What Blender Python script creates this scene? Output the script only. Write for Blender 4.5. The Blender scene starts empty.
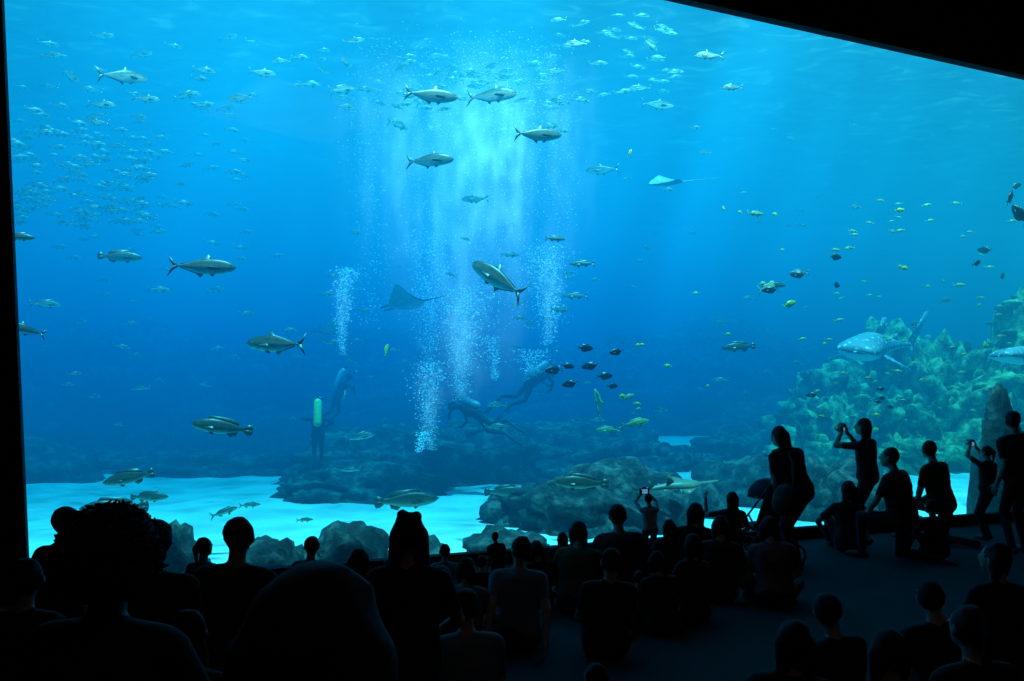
import bpy, math, random
import numpy as np
from mathutils import Vector, Matrix, Euler, noise
random.seed(7); np.random.seed(7)
scene = bpy.context.scene
scene.view_settings.view_transform = 'Standard'
scene.view_settings.look = 'None'
COL = scene.collection
F = 796.4          # focal length in px of the survey photo
EYE = 2.0          # eye height above hall floor (m)

def at(px, py, D):
    """survey bearing + distance -> world position (metres)"""
    return Vector(((px-512)/F*D, D, EYE+(400-py)/F*D))
def Dw(px):
    return 9.734/(1-.408*(px-512)/F)

# ------------------------------------------------------------ materials
def nmat(name):
    m = bpy.data.materials.new(name); m.use_nodes = True
    nt = m.node_tree; nt.nodes.clear()
    out = nt.nodes.new('ShaderNodeOutputMaterial')
    return m, nt, out
def N(nt, t, **kw):
    n = nt.nodes.new(t)
    for k, v in kw.items(): setattr(n, k, v)
    return n
def math_(nt, op, a, b=None, c=None, clamp=False):
    n = nt.nodes.new('ShaderNodeMath'); n.operation = op; n.use_clamp = clamp
    for i, v in enumerate((a, b, c)):
        if v is None: continue
        if isinstance(v, (int, float)): n.inputs[i].default_value = v
        else: nt.links.new(v, n.inputs[i])
    return n.outputs[0]
def ramp(nt, fac, stops, interp='LINEAR'):
    r = nt.nodes.new('ShaderNodeValToRGB'); r.color_ramp.interpolation = interp
    el = r.color_ramp.elements
    while len(el) < len(stops): el.new(.5)
    for e, (p, c) in zip(el, stops):
        e.position = p; e.color = (*c, 1) if len(c) == 3 else c
    nt.links.new(fac, r.inputs[0]); return r.outputs[0]
_mc = {}
def surf(name, col, rough=.8, var=.25, scale=8, bump=.2, metallic=0, emis=None, es=0):
    key = (name, tuple(col))
    if key in _mc: return _mc[key]
    m, nt, out = nmat(name)
    b = N(nt, 'ShaderNodeBsdfPrincipled')
    tc = N(nt, 'ShaderNodeTexCoord'); nz = N(nt, 'ShaderNodeTexNoise')
    nz.inputs['Scale'].default_value = scale; nz.inputs['Detail'].default_value = 5
    nt.links.new(tc.outputs['Object'], nz.inputs['Vector'])
    lo = [max(0, c*(1-var)) for c in col]; hi = [min(1, c*(1+var)) for c in col]
    c = ramp(nt, nz.outputs['Fac'], [(.3, lo), (.7, hi)])
    nt.links.new(c, b.inputs['Base Color'])
    b.inputs['Roughness'].default_value = rough; b.inputs['Metallic'].default_value = metallic
    if emis: b.inputs['Emission Color'].default_value = (*emis, 1); b.inputs['Emission Strength'].default_value = es
    if bump:
        bp = N(nt, 'ShaderNodeBump'); bp.inputs['Strength'].default_value = bump
        nt.links.new(nz.outputs['Fac'], bp.inputs['Height']); nt.links.new(bp.outputs[0], b.inputs['Normal'])
    nt.links.new(b.outputs[0], out.inputs[0]); _mc[key] = m
    return m

# ------------------------------------------------------------ geometry helpers
class Geo:
    def __init__(s): s.v = []; s.f = []; s.m = []; s.n = 0
    def add(s, v, f, m=0):
        s.v.append(np.asarray(v, float).reshape(-1, 3))
        s.f += [tuple(i+s.n for i in q) for q in f]; s.m += [m]*len(f); s.n += len(s.v[-1])
    def mesh(s, name, mats, smooth=True):
        me = bpy.data.meshes.new(name)
        me.from_pydata(np.vstack(s.v).tolist(), [], s.f)
        for m in mats: me.materials.append(m)
        me.polygons.foreach_set('material_index', np.array(s.m, dtype=np.int32))
        if smooth: me.polygons.foreach_set('use_smooth', np.ones(len(s.f), dtype=bool))
        me.update(); return me
def obj(name, me, loc=(0, 0, 0), parent=None):
    o = bpy.data.objects.new(name, me); COL.objects.link(o); o.location = loc
    if parent: o.parent = parent
    return o
def capsule(p0, p1, r0, r1, seg=12, hr=4):
    p0 = np.array(p0, float); p1 = np.array(p1, float); d = p1-p0; L = np.linalg.norm(d)
    u = d/L if L > 1e-6 else np.array([0, 0, 1.])
    a = np.array([1., 0, 0]) if abs(u[0]) < .8 else np.array([0, 1., 0])
    e1 = np.cross(u, a); e1 /= np.linalg.norm(e1); e2 = np.cross(u, e1)
    vs = [p0-u*r0]; th = np.linspace(0, 2*np.pi, seg, endpoint=False)
    circ = np.outer(np.cos(th), e1)+np.outer(np.sin(th), e2)
    rings = 0
    for i in range(1, hr+1):
        ph = -math.pi/2+math.pi/2*i/hr
        vs += list(p0+u*r0*math.sin(ph)+circ*r0*math.cos(ph)); rings += 1
    for i in range(0, hr):
        ph = math.pi/2*i/hr
        vs += list(p1+u*r1*math.sin(ph)+circ*r1*math.cos(ph)); rings += 1
    vs.append(p1+u*r1)
    f = [(0, 1+(j+1) % seg, 1+j) for j in range(seg)]
    for r in range(rings-1):
        b = 1+r*seg
        f += [(b+j, b+(j+1) % seg, b+seg+(j+1) % seg, b+seg+j) for j in range(seg)]
    b = 1+(rings-1)*seg; t = len(vs)-1
    f += [(b+j, b+(j+1) % seg, t) for j in range(seg)]
    return np.array(vs), f
def ellipsoid(c, rad, R=None, seg=16, rg=10):
    v, f = capsule((0, 0, 0), (0, 0, 1e-4), 1, 1, seg, rg//2)
    v = v*np.array(rad)
    if R is not None: v = v@np.array(R).T
    return v+np.array(c), f
def boxgeo(c, h, R=None):
    v = np.array([[x, y, z] for x in (-1, 1) for y in (-1, 1) for z in (-1, 1)], float)*np.array(h)
    if R is not None: v = v@np.array(R).T
    return v+np.array(c), [(0, 1, 3, 2), (4, 6, 7, 5), (0, 4, 5, 1), (2, 3, 7, 6), (0, 2, 6, 4), (1, 5, 7, 3)]
def prism(name, poly, z0, z1, mat):
    n = len(poly); v = [(x, y, z0) for x, y in poly]+[(x, y, z1) for x, y in poly]
    f = [tuple(range(n))[::-1], tuple(range(n, 2*n))]+[(i, (i+1) % n, n+(i+1) % n, n+i) for i in range(n)]
    g = Geo(); g.add(v, f); return obj(name, g.mesh(name, [mat], False))

# ------------------------------------------------------------ PEOPLE
def ik(a, b, l1, l2, pole):
    d = b-a; L = min(max(d.length, .05), (l1+l2)*.998); u = d.normalized(); b2 = a+u*L
    x = (l1*l1-l2*l2+L*L)/(2*L); h = math.sqrt(max(l1*l1-x*x, 0))
    p = Vector(pole); p = p-u*p.dot(u)
    if p.length < 1e-4: p = Vector((0, 0, 1))
    p.normalize(); return a+u*x+p*h, b2
POSES = {
 'stand': dict(hip=.90, lean=3, feet=[((-.11, 0, .08), (0, 1, 0), (-.15, 1, 0)), ((.11, .04, .08), (0, 1, 0), (.2, 1, 0))]),
 'bend': dict(hip=.88, lean=22, feet=[((-.12, -.05, .08), (0, 1, 0), (-.1, 1, 0)), ((.12, .1, .08), (0, 1, 0), (.2, 1, 0))]),
 'sit': dict(hip=.12, lean=8, feet=[((.10, .30, .07), (-1, .3, .25), (1, .3, 0)), ((-.10, .36, .07), (1, .3, .25), (-1, .3, 0))]),
 'situp': dict(hip=.12, lean=10, feet=[((-.13, .48, .08), (-.3, 0, 1), (0, 1, 0)), ((.13, .44, .08), (.3, 0, 1), (0, 1, 0))]),
 'sitside': dict(hip=.12, lean=2, feet=[((.30, .42, .07), (-.5, .6, .5), (1, .5, 0)), ((.12, .52, .07), (.2, 0, 1), (.2, 1, 0))]),
 'kneel': dict(hip=.50, lean=4, feet=[((-.12, -.40, .06), (0, .5, -1), (0, -1, -.1)), ((.12, -.38, .06), (0, .5, -1), (0, -1, -.1))]),
 'half': dict(hip=.50, lean=10, feet=[((-.12, .42, .08), (-.1, .3, 1), (0, 1, 0)), ((.13, -.36, .06), (0, .5, -1), (0, -1, -.1))]),
 'swim': dict(hip=.90, lean=0, feet=[((-.10, -.12, .10), (0, 1, 0), (0, .3, -1)), ((.10, .14, .12), (0, 1, 0), (0, .3, -1))]),
}
ARMS = {
 'down': [(-.27, .05, -.50, 0, -1, 0), (.27, .05, -.50, 0, -1, 0)],
 'lap': [(-.08, .26, -.36, -1, -.6, 0), (.08, .28, -.36, 1, -.6, 0)],
 'knees': [(-.2, .36, -.28, -1, -.2, -.3), (.2, .36, -.28, 1, -.2, -.3)],
 'knee1': [(-.16, .34, -.36, -1, -.4, 0), (.10, .22, -.40, 1, -.4, 0)],
 'camera': [(-.075, .30, .17, -1, .2, -.8), (.075, .30, .17, 1, .2, -.8)],
 'camhigh': [(-.08, .28, .36, -1, .3, -.5), (.08, .28, .36, 1, .3, -.5)],
 'point': [(-.36, .30, .20, -.3, 0, -1), (.12, .26, -.34, 1, -.6, 0)],
 'phone': [(-.20, .1, -.46, -.3, -1, 0), (.12, .34, .14, 1, 0, -.8)],
 'akimbo': [(-.1, .2, -.3, -1, -.5, 0), (.19, .02, -.30, 1, -.5, .1)],
 'back': [(-.24, -.26, -.46, -.3, -1, 0), (.24, -.26, -.46, .3, -1, 0)],
 'swim': [(-.25, .3, .1, -1, 0, 0), (.2, .35, -.1, 1, 0, 0)],
}
TOPR = {'stand': 1.715, 'bend': 1.64, 'sit': .93, 'situp': .93, 'sitside': .935, 'kneel': 1.315, 'half': 1.30, 'swim': 1.715}
SKINS = [(.42, .25, .17), (.32, .19, .13), (.16, .09, .06), (.45, .28, .20)]

def human_mesh(name, pose, arms, hair, H, cols, headyaw=0, headpitch=0, bulk=1.0, longsleeve=False, shorts=False, twist=0, tilt=0):
    P = []   # parts for remesh
    def cap(a, b, r0, r1, l): P.append(('c', np.array(a, float), np.array(b, float), r0, r1, l))
    def ell(c, rad, R, l): P.append(('e', np.array(c, float), np.array(rad, float), np.array(R, float), l))
    ps = POSES[pose]; hip = Vector((0, 0, ps['hip']))
    T = Matrix.Rotation(math.radians(tilt), 3, 'Y')@Matrix.Rotation(math.radians(-ps['lean']), 3, 'X')@Matrix.Rotation(math.radians(twist), 3, 'Z')
    def tor(x, y, z): return hip+T@Vector((x, y, z))
    b = bulk
    cap((hip+Vector((-.08, -.01, 0))), (hip+Vector((.08, -.01, 0))), .112*b, .112*b, 2)
    cap(tor(-.082, 0, .05), tor(.082, 0, .05), .113*b, .113*b, 1)
    cap(tor(-.068, 0, .13), tor(.068, 0, .13), .108*b, .108*b, 1)
    cap(tor(-.064, .005, .21), tor(.064, .005, .21), .105*b, .105*b, 1)
    cap(tor(-.074, .003, .28), tor(.074, .003, .28), .106*b, .106*b, 1)
    cap(tor(-.085, 0, .35), tor(.085, 0, .35), .106*b, .106*b, 1)
    cap(tor(-.10, -.01, .42), tor(.10, -.01, .42), .088*b, .088*b, 1)
    for s in (-1, 1): cap(tor(0, -.01, .495), tor(s*.165, -.005, .465), .058, .06*b, 1)
    cap(tor(0, -.01, .50), tor(0, .01, .63), .054, .05, 0)
    hc = tor(0, .025, .70)
    Rh = Matrix.Rotation(math.radians(headyaw), 3, 'Z')@Matrix.Rotation(math.radians(headpitch), 3, 'X')
    def hd(x, y, z): return hc+Rh@Vector((x, y, z))
    ell(hc, (.074, .092, .110), Rh, 0); ell(hd(0, .03, -.06), (.052, .056, .055), Rh, 0)
    cap(hd(0, .09, .012), hd(0, .108, -.022), .009, .014, 0)
    ell(hd(0, .084, -.055), (.024, .010, .010), Rh, 6)
    for s in (-1, 1): ell(hd(s*.082, -.005, -.01), (.013, .022, .032), Rh, 0)
    rr = random.Random(int(H*1000)+len(name)); fuzz = []
    if hair != 'bald':
        ell(hd(0, -.022, .022), (.084, .094, .104), Rh, 3)
        for i in range(16):      # uneven locks
            th = rr.uniform(math.pi*.95, math.pi*2.05); el_ = rr.uniform(-.1, 1.3)
            ell(hd(math.cos(th)*math.cos(el_)*.072, math.sin(th)*math.cos(el_)*.078-.02, math.sin(el_)*.088+.02), (.024, .024, .026), Rh, 3)
    if hair == 'long':
        for s in (-1, 0, 1): cap(hd(s*.045, -.05, 0), hd(s*.062, -.07, -.2-.06*rr.random()), .065, .03, 3)
    if hair == 'bob':
        for s in (-1, 0, 1): cap(hd(s*.05, -.045, 0), hd(s*.068, -.045, -.10-.02*rr.random()), .06, .036, 3)
    if hair == 'pony':
        cap(hd(0, -.10, .06), hd(0, -.15, .02), .03, .035, 3); cap(hd(0, -.15, .02), hd(0, -.14, -.2), .035, .012, 3)
    if hair == 'bun':
        ell(hd(-.035, -.05, .115), (.035, .04, .035), Rh, 3); ell(hd(.04, -.05, .108), (.035, .04, .03), Rh, 3)
        for s in (-1, 1): cap(hd(s*.05, -.045, 0), hd(s*.07, -.045, -.13), .06, .045, 3)
    if hair == 'curly':
        for i in range(90):
            th = rr.uniform(0, 6.28); z = rr.uniform(-.75, 1); q = math.sqrt(1-z*z)
            y = math.sin(th)*q
            if y > .55 and z < .5: continue
            ell(hd(math.cos(th)*q*.105, y*.105-.025, z*.11+.02), (.034,)*3, Rh, 3)
        for i in range(1500):
            th = rr.uniform(0, 6.28); z = rr.uniform(-.8, 1); q = math.sqrt(1-z*z); y = math.sin(th)*q; k = rr.uniform(1.0, 1.12)
            if y > .55 and z < .5: continue
            a = hd(math.cos(th)*q*.128*k, (y*.128)*k-.025, z*.132*k+.02); d = Vector((rr.gauss(0, 1), rr.gauss(0, 1), rr.gauss(0, 1)))*.008
            fuzz.append((a, a+d))
    if hair == 'cap':
        ell(hd(0, -.008, .045), (.09, .104, .085), Rh, 7); ell(hd(0, .115, .045), (.065, .06, .012), Rh, 7)
    # legs
    for i, s in enumerate((-1, 1)):
        ft, pole, fd = ps['feet'][i]; hj = hip+Vector((s*.09, 0, -.02))
        kn, an = ik(hj, Vector(ft), .43, .42, pole)
        kn.z = max(kn.z, .065)
        cap(hj, kn, .088*b, .058, 2)
        l = 0 if shorts else 2
        cap(kn, an, .055, .038 if shorts else .045, l)
        d = (an-kn).normalized(); cm = kn+(an-kn)*.3
        cap(cm-d*.04, cm+d*.08, .057, .05, l)
        fdv = Vector(fd).normalized(); dn = Vector((0, 0, -.035)) if pose not in ('kneel',) else Vector((0, 0, 0))
        cap(an+dn-fdv*.045, an+dn+fdv*.10, .04, .038, 4); cap(an+dn+fdv*.08, an+dn*1.1+fdv*.165, .038, .028, 4)
    # arms
    hands = []
    for i, s in enumerate((-1, 1)):
        a = ARMS[arms][i]; sj = tor(s*.185, 0, .455)
        tgt = tor(a[0], a[1], .455+a[2]); el, wr = ik(sj, tgt, .285, .255, a[3:])
        mid = sj.lerp(el, .62)
        cap(sj, mid, .057*b, .05, 1); cap(mid, el, .044, .04, 1 if longsleeve else 0)
        cap(el, wr, .042, .027, 1 if longsleeve else 0)
        hands.append((el, wr, s, a))
    # remesh body
    g = Geo()
    for p in P:
        if p[0] == 'c': g.add(*capsule(p[1], p[2], p[3], p[4]))
        else: g.add(*ellipsoid(p[1], p[2], p[3]))
    tm = g.mesh('tmp', [], False); to = bpy.data.objects.new('tmp', tm); COL.objects.link(to)
    md = to.modifiers.new('r', 'REMESH'); md.mode = 'VOXEL'; md.voxel_size = .0135
    sm = to.modifiers.new('s', 'SMOOTH'); sm.factor = .5; sm.iterations = 4
    dg = bpy.context.evaluated_depsgraph_get(); ev = to.evaluated_get(dg); me = ev.to_mesh()
    nv = len(me.vertices); co = np.empty(nv*3); me.vertices.foreach_get('co', co); co = co.reshape(-1, 3)
    faces = [tuple(p.vertices) for p in me.polygons]
    ev.to_mesh_clear(); bpy.data.objects.remove(to); bpy.data.meshes.remove(tm)
    fc = np.array([co[list(f)].mean(0) for f in faces])
    best = np.full(len(fc), 1e9); lab = np.zeros(len(fc), int)
    for p in P:
        if p[0] == 'c':
            a, bb, r0, r1, l = p[1:]; d = bb-a; L2 = max(d@d, 1e-9)
            t = np.clip((fc-a)@d/L2, 0, 1); dist = np.linalg.norm(fc-a-t[:, None]*d, axis=1)-(r0+(r1-r0)*t)
        else:
            c, rad, R, l = p[1:]; q = ((fc-c)@R)/rad; k = np.linalg.norm(q, axis=1); dist = (k-1)*rad.min()
        if l == 3: dist = dist-.002
        w = dist < best; best[w] = dist[w]; lab[w] = l
    G = Geo(); G.v = [co]; G.f = faces; G.m = lab.tolist(); G.n = nv
    for a, d in fuzz: G.add(*capsule(a, d, .0045, .003, 5, 1), 3)
    # eyes
    for s in (-1, 1):
        G.add(*ellipsoid(hd(s*.031, .083, .008), (.012, .009, .008), Rh, 8, 6), 5)
        G.add(*ellipsoid(hd(s*.031, .0915, .008), (.005, .003, .005), Rh, 8, 6), 3)
    # hands with fingers
    for el, wr, s, a in hands:
        d = (wr-el).normalized(); n = Vector((-s, .15, 0))
        if arms in ('camera', 'camhigh', 'phone') and a[2] > 0:
            d = (d*.4+Vector((0, .25, 1))*.6).normalized(); n = Vector((-s, .4, 0))
        n = (n-d*n.dot(d)).normalized(); sd = d.cross(n).normalized()
        if sd.y < 0: sd = -sd
        R = Matrix((sd, n, d)).transposed()
        G.add(*ellipsoid(wr+d*.045, (.04, .019, .055), R, 10, 8), 0)
        G.add(*capsule(wr-d*.03, wr+d*.02, .027, .026, 8, 3), 0)
        for k, (o, ln) in enumerate(((.030, .070), (.010, .078), (-.011, .073), (-.031, .058))):
            b0 = wr+d*.085+sd*o; b1 = b0+(d+n*.25+sd*o*3).normalized()*ln*.5; b2 = b1+(d+n*.9).normalized()*ln*.55
            G.add(*capsule(b0, b1, .0095, .0085, 7, 2), 0); G.add(*capsule(b1, b2, .0085, .0065, 7, 2), 0)
        t0 = wr+d*.03+sd*.03; t1 = t0+(sd+d*.7).normalized()*.038; t2 = t1+(sd*.3+d+n*.4).normalized()*.032
        G.add(*capsule(t0, t1, .012, .010, 7, 2), 0); G.add(*capsule(t1, t2, .010, .008, 7, 2), 0)
    sc = H/1.715
    G.v = [v*sc for v in G.v]
    sk, sh, pa, ha = cols
    mats = [surf('skin', sk, .55, .08, 20, .05), surf('shirt_cloth', sh, .9, .15, 60, .3), surf('trouser_cloth', pa, .9, .15, 60, .3),
            surf('hair', ha, .8, .4, 40, .5), surf('shoe', (.03, .03, .03), .6), surf('eye_white', (.8, .8, .8), .2, 0.02),
            surf('lips', (.4, .16, .14), .5, .1), surf('cap_cloth', (.03, .03, .04), .9)]
    me = G.mesh(name, mats)
    hs = [(w[1]+Vector((0, .02, .04)))*sc for w in hands]
    return me, hs, hc*sc

BLK = (.006, .005, .005); BRN = (.02, .012, .008)
phone_m = surf('phone_body', (.02, .02, .02), .3); screen_m = surf('phone_screen', (.1, .2, .3), .2, emis=(.15, .5, .9), es=.5)
pn = 0
def person(name, px, D, top, pose, yaw=0, arms='lap', hair='short', sh=(.1, .1, .12), pa=(.012, .014, .02), ha=BLK, sk=0, hy=None, hp=5, prop=None, z0=0.0, **kw):
    global pn; pn += 1; rr = random.Random(pn)
    ztop = EYE+(400-top)/F*D-z0
    H = 1.715*ztop/TOPR[pose]
    if hy is None: hy = rr.uniform(-28, 28)
    kw.setdefault('bulk', rr.uniform(.92, 1.12)); kw.setdefault('tilt', rr.uniform(-6, 6)); kw.setdefault('twist', rr.uniform(-15, 15))
    me, hs, hc = human_mesh(name, pose, arms, hair, H, (SKINS[sk], sh, pa, ha), hy, hp, **kw)
    o = obj(name, me, ((px-512)/F*D, D, z0)); o.rotation_euler = (0, 0, math.radians(yaw))
    if prop in ('camera', 'phone'):
        c = (hs[0]+hs[1])/2 if prop == 'camera' else hs[1]+Vector((0, .02, .04))
        g = Geo()
        if prop == 'camera':
            g.add(*boxgeo(c, (.058, .018, .036)), 0); g.add(*capsule(c+Vector((0, .01, 0)), c+Vector((0, .05, 0)), .026, .024, 14, 2), 0)
            g.add(*boxgeo(c+Vector((0, 0, .042)), (.02, .014, .009)), 0); g.add(*boxgeo(c+Vector((0, -.019, 0)), (.038, .001, .026)), 1)
        else:
            g.add(*boxgeo(c, (.036, .005, .07)), 0); g.add(*boxgeo(c+Vector((0, -.0055, 0)), (.032, .001, .062)), 1)
        p = obj('held_camera' if prop == 'camera' else 'held_phone', g.mesh('held_'+prop, [phone_m, screen_m], False), (0, 0, 0), o)
    if prop == 'bag':
        s = H/1.715; g = Geo(); g.add(*ellipsoid((-.27*s, -.02, .82*s), (.10, .17, .19)), 0)
        g.add(*ellipsoid((-.34*s, -.0, .77*s), (.06, .12, .11)), 0)
        pts = [Vector((-.27, .1, .98)), Vector((-.2, .2, 1.2)), Vector((-.1, .28, 1.35)), Vector((.0, .20, 1.40)), Vector((-.12, .0, 1.25)), Vector((-.27, -.12, .98))]
        for a, b in zip(pts[:-1], pts[1:]): g.add(*capsule(a*s, b*s, .016, .016, 8, 2), 0)
        obj('shoulder_bag', g.mesh('shoulder_bag', [surf('bag_canvas', (.03, .025, .02), .9)]), (0, 0, 0), o)
    return o

WHT = (.45, .45, .45); GRY = (.13, .15, .18); RED = (.14, .02, .02); BLU = (.02, .04, .09); OLV = (.06, .065, .035); PNK = (.2, .08, .09); DRK = (.010, .010, .013)
# --- left cluster
person('standing_boy', 57, 4.6, 507, 'stand', -20, 'down', 'short', DRK, hy=-30, sk=1)
person('standing_woman', 103, 2.15, 521, 'stand', 5, 'lap', 'curly', DRK, sk=2, hy=0, tilt=0)
person('standing_man', 152, 3.6, 521, 'stand', 20, 'down', 'short', DRK, hy=20, sk=0)
person('standing_girl', 203, 5.6, 538, 'stand', -10, 'down', 'pony', GRY, ha=BRN)
person('standing_woman', 229, 3.9, 518, 'stand', -5, 'akimbo', 'short', DRK, sk=1, bulk=1.1)
person('standing_boy', 310, 5.6, 537, 'stand', -5, 'down', 'short', DRK, sk=3)
person('standing_man', 310, 1.0, 571, 'stand', 0, 'lap', 'bob', DRK, sk=1, bulk=1.1, hy=0, tilt=0)
person('standing_girl', 366, 4.8, 549, 'stand', 10, 'lap', 'long', DRK, ha=BRN)
person('standing_girl', 408, 3.7, 514, 'stand', 5, 'lap', 'bun', DRK, ha=BLK, tilt=0, hy=0)
person('standing_boy', 20, 3.4, 560, 'stand', 10, 'down', 'short', DRK, sk=1)
person('standing_girl', 256, 3.3, 592, 'stand', -8, 'down', 'bob', DRK, ha=BRN)
person('standing_boy', 180, 2.9, 612, 'stand', 0, 'down', 'short', DRK, sk=1)
person('standing_girl', 285, 4.6, 585, 'stand', 8, 'down', 'pony', GRY, sk=1)
person('standing_boy', 338, 4.1, 588, 'stand', 8, 'down', 'short', DRK, sk=1)
person('seated_boy', 385, 7.3, 560, 'sit', 8, 'lap', 'short', GRY, sk=1)
person('seated_girl', 340, 7.2, 578, 'sit', 8, 'lap', 'long', DRK, sk=1)
person('seated_boy', 272, 7.0, 580, 'sit', 8, 'lap', 'short', DRK, sk=1)
# --- centre seated
person('seated_woman', 466, 6.3, 559, 'sit', -15, 'lap', 'bob', GRY, ha=BRN, bulk=1.1)
person('seated_boy', 445, 7.8, 545, 'sit', 10, 'lap', 'short', GRY)
person('seated_girl', 424, 7.9, 556, 'sit', 0, 'lap', 'pony', DRK)
person('seated_boy', 482, 7.5, 556, 'sit', 10, 'lap', 'short', DRK)
person('standing_boy', 498, 7.9, 532, 'stand', 5, 'down', 'short', RED, sk=1)
person('seated_man', 516, 6.4, 538, 'sit', 12, 'back', 'short', GRY, bulk=1.25, sk=0)
person('seated_man', 470, 4.7, 592, 'sit', -8, 'lap', 'short', GRY, bulk=1.15)
person('seated_woman', 435, 5.4, 568, 'situp', 8, 'knees', 'short', DRK, ha=BRN)
person('seated_girl', 541, 7.6, 541, 'sit', 15, 'lap', 'bob', DRK, ha=BRN)
person('seated_girl', 560, 8.6, 533, 'sit', 15, 'lap', 'long', DRK, ha=BRN)
person('seated_woman', 577, 7.5, 522, 'situp', -10, 'knees', 'bob', OLV, bulk=1.25)
person('seated_man', 606, 6.2, 549, 'sitside', 12, 'lap', 'short', DRK, bulk=1.2)
person('seated_man', 623, 7.9, 505, 'situp', -15, 'knees', 'short', DRK, bulk=1.3)
person('standing_boy', 650, 9.3, 494, 'stand', 5, 'camhigh', 'short', WHT, sk=3, prop='camera')
person('seated_woman', 663, 6.8, 552, 'sit', 5, 'lap', 'bob', DRK, bulk=1.1)
person('seated_boy', 637, 6.9, 572, 'sit', 5, 'lap', 'short', DRK)
person('seated_girl', 668, 8.6, 520, 'sit', 5, 'lap', 'long', DRK)
person('seated_woman', 693, 8.7, 503, 'situp', -10, 'lap', 'long', DRK, ha=BLK)
person('seated_woman', 693, 7.2, 535, 'sit', 20, 'lap', 'long', DRK)
person('seated_woman', 719, 7.9, 516, 'situp', -15, 'knees', 'bob', DRK, bulk=1.1)
person('kneeling_woman', 731, 9.2, 492, 'kneel', 10, 'point', 'long', DRK, ha=BRN)
person('seated_woman', 776, 7.7, 517, 'sit', -8, 'lap', 'bob', PNK, bulk=1.15)
# --- right standing group
person('standing_woman', 799, 9.4, 427, 'bend', 35, 'lap', 'long', DRK, ha=BLK, hp=-15, bulk=1.1, prop='bag', hy=0, tilt=0)
person('standing_woman', 868, 11.0, 418, 'stand', 48, 'camera', 'long', DRK, pa=(.01, .01, .01), ha=BLK, shorts=True, prop='camera', hy=0)
person('kneeling_man', 903, 9.9, 448, 'half', 48, 'knee1', 'short', DRK, bulk=1.25)
person('kneeling_woman', 942, 11.0, 441, 'half', 30, 'lap', 'short', DRK, bulk=1.1)
person('standing_girl', 988, 11.4, 446, 'stand', 35, 'camhigh', 'pony', DRK, prop='camera')
person('standing_man', 1020, 10.4, 411, 'stand', 10, 'down', 'short', DRK, bulk=1.1)
person('seated_girl', 849, 10.4, 481, 'situp', -10, 'knees', 'long', DRK)
person('seated_boy', 938, 10.0, 500, 'situp', 20, 'knees', 'short', DRK)
# --- front right seated
person('seated_woman', 790, 4.0, 624, 'sit', -10, 'lap', 'long', DRK)
person('seated_man', 846, 4.7, 597, 'sit', 10, 'lap', 'cap', DRK)
person('seated_woman', 893, 3.8, 634, 'sit', 0, 'lap', 'bob', DRK)
person('seated_man', 945, 4.9, 584, 'situp', -15, 'phone', 'short', DRK, prop='phone')
person('seated_woman', 1003, 5.8, 545, 'sit', 10, 'lap', 'bob', DRK)
person('seated_girl', 985, 4.0, 610, 'sit', 5, 'lap', 'pony', DRK)
person('seated_boy', 597, 4.0, 668, 'sit', 5, 'lap', 'short', DRK)

# pushchair beside the bending woman
g = Geo(); tube = .012
def tb(a, b, r=tube, m=0): g.add(*capsule(a, b, r, r, 8, 2), m)
for s in (-.24, .24):
    tb((s, -.38, 1.02), (s, .42, .12)); tb((s, .0, .60), (s, -.36, .12)); tb((s, -.38, 1.02), (s, -.45, 1.03)); tb((s, -.36, .12), (s, .42, .12))
    for y in (-.36, .42):
        th = np.linspace(0, 2*math.pi, 17)
        for a, b in zip(th[:-1], th[1:]): tb((s, y+.1*math.cos(a), .12+.1*math.sin(a)), (s, y+.1*math.cos(b), .12+.1*math.sin(b)), .016, 1)
        for a in th[::4]: tb((s, y, .12), (s, y+.1*math.cos(a), .12+.1*math.sin(a)), .005)
tb((-.24, -.45, 1.03), (.24, -.45, 1.03), .017, 1); tb((-.24, .42, .12), (.24, .42, .12)); tb((-.24, -.36, .12), (.24, -.36, .12))
v, f = boxgeo((0, .1, .42), (.20, .2, .02)); g.add(v, f, 2); R = Matrix.Rotation(math.radians(22), 3, 'X')
v, f = boxgeo((0, -.17, .66), (.20, .02, .26), R); g.add(v, f, 2)
v, f = ellipsoid((0, 0, 0), (.23, .30, .24)); v2 = v[:]; v2[:, 2] = np.maximum(v2[:, 2], 0); g.add(v2+np.array((0, -.12, .80)), f, 2)
o = obj('stroller', g.mesh('stroller', [surf('stroller_frame', (.05, .05, .055), .5), surf('stroller_rubber', (.02, .02, .02)), surf('stroller_fabric', (.01, .012, .02), .9)]), ((762-512)/F*9.9, 9.9, 0.002)); o.rotation_euler = (0, 0, math.radians(30))

# ------------------------------------------------------------ HALL SHELL
ang = math.atan(.408); tv = Vector((math.cos(ang), math.sin(ang))); nv_ = Vector((-math.sin(ang), math.cos(ang))); O2 = Vector((-4.74, 7.8))
def Wp(s, n): q = O2+tv*s+nv_*n; return (q.x, q.y)
paint = surf('dark_wall_paint', (.010, .011, .014), .9, .2, 3, .05)
carpet = surf('dark_carpet', (.022, .023, .027), .95, .3, 90, .5)
ceilm = surf('ceiling_paint', (.012, .010, .010), .9, .2, 3, .05)
TH = .14; ZB = .16; ZT = 7.38; SR = 17.0
prism('wall_front_sill', [Wp(-8, 0), Wp(SR+8, 0), Wp(SR+8, TH), Wp(-8, TH)], -.05, ZB, paint)
prism('wall_front_header', [Wp(-8, 0), Wp(SR+8, 0), Wp(SR+8, TH), Wp(-8, TH)], ZT, 10.6, paint)
prism('wall_front_right', [Wp(SR, 0), Wp(SR+8, 0), Wp(SR+8, TH), Wp(SR, TH)], ZB, ZT, paint)
g = Geo()
v = [(*Wp(-8, n), z) for n in (0, TH) for z in (ZB, ZT)]+[(*Wp(0, 0), ZB), (*Wp(-.28, 0), ZT), (*Wp(0, TH), ZB), (*Wp(-.28, TH), ZT)]
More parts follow.
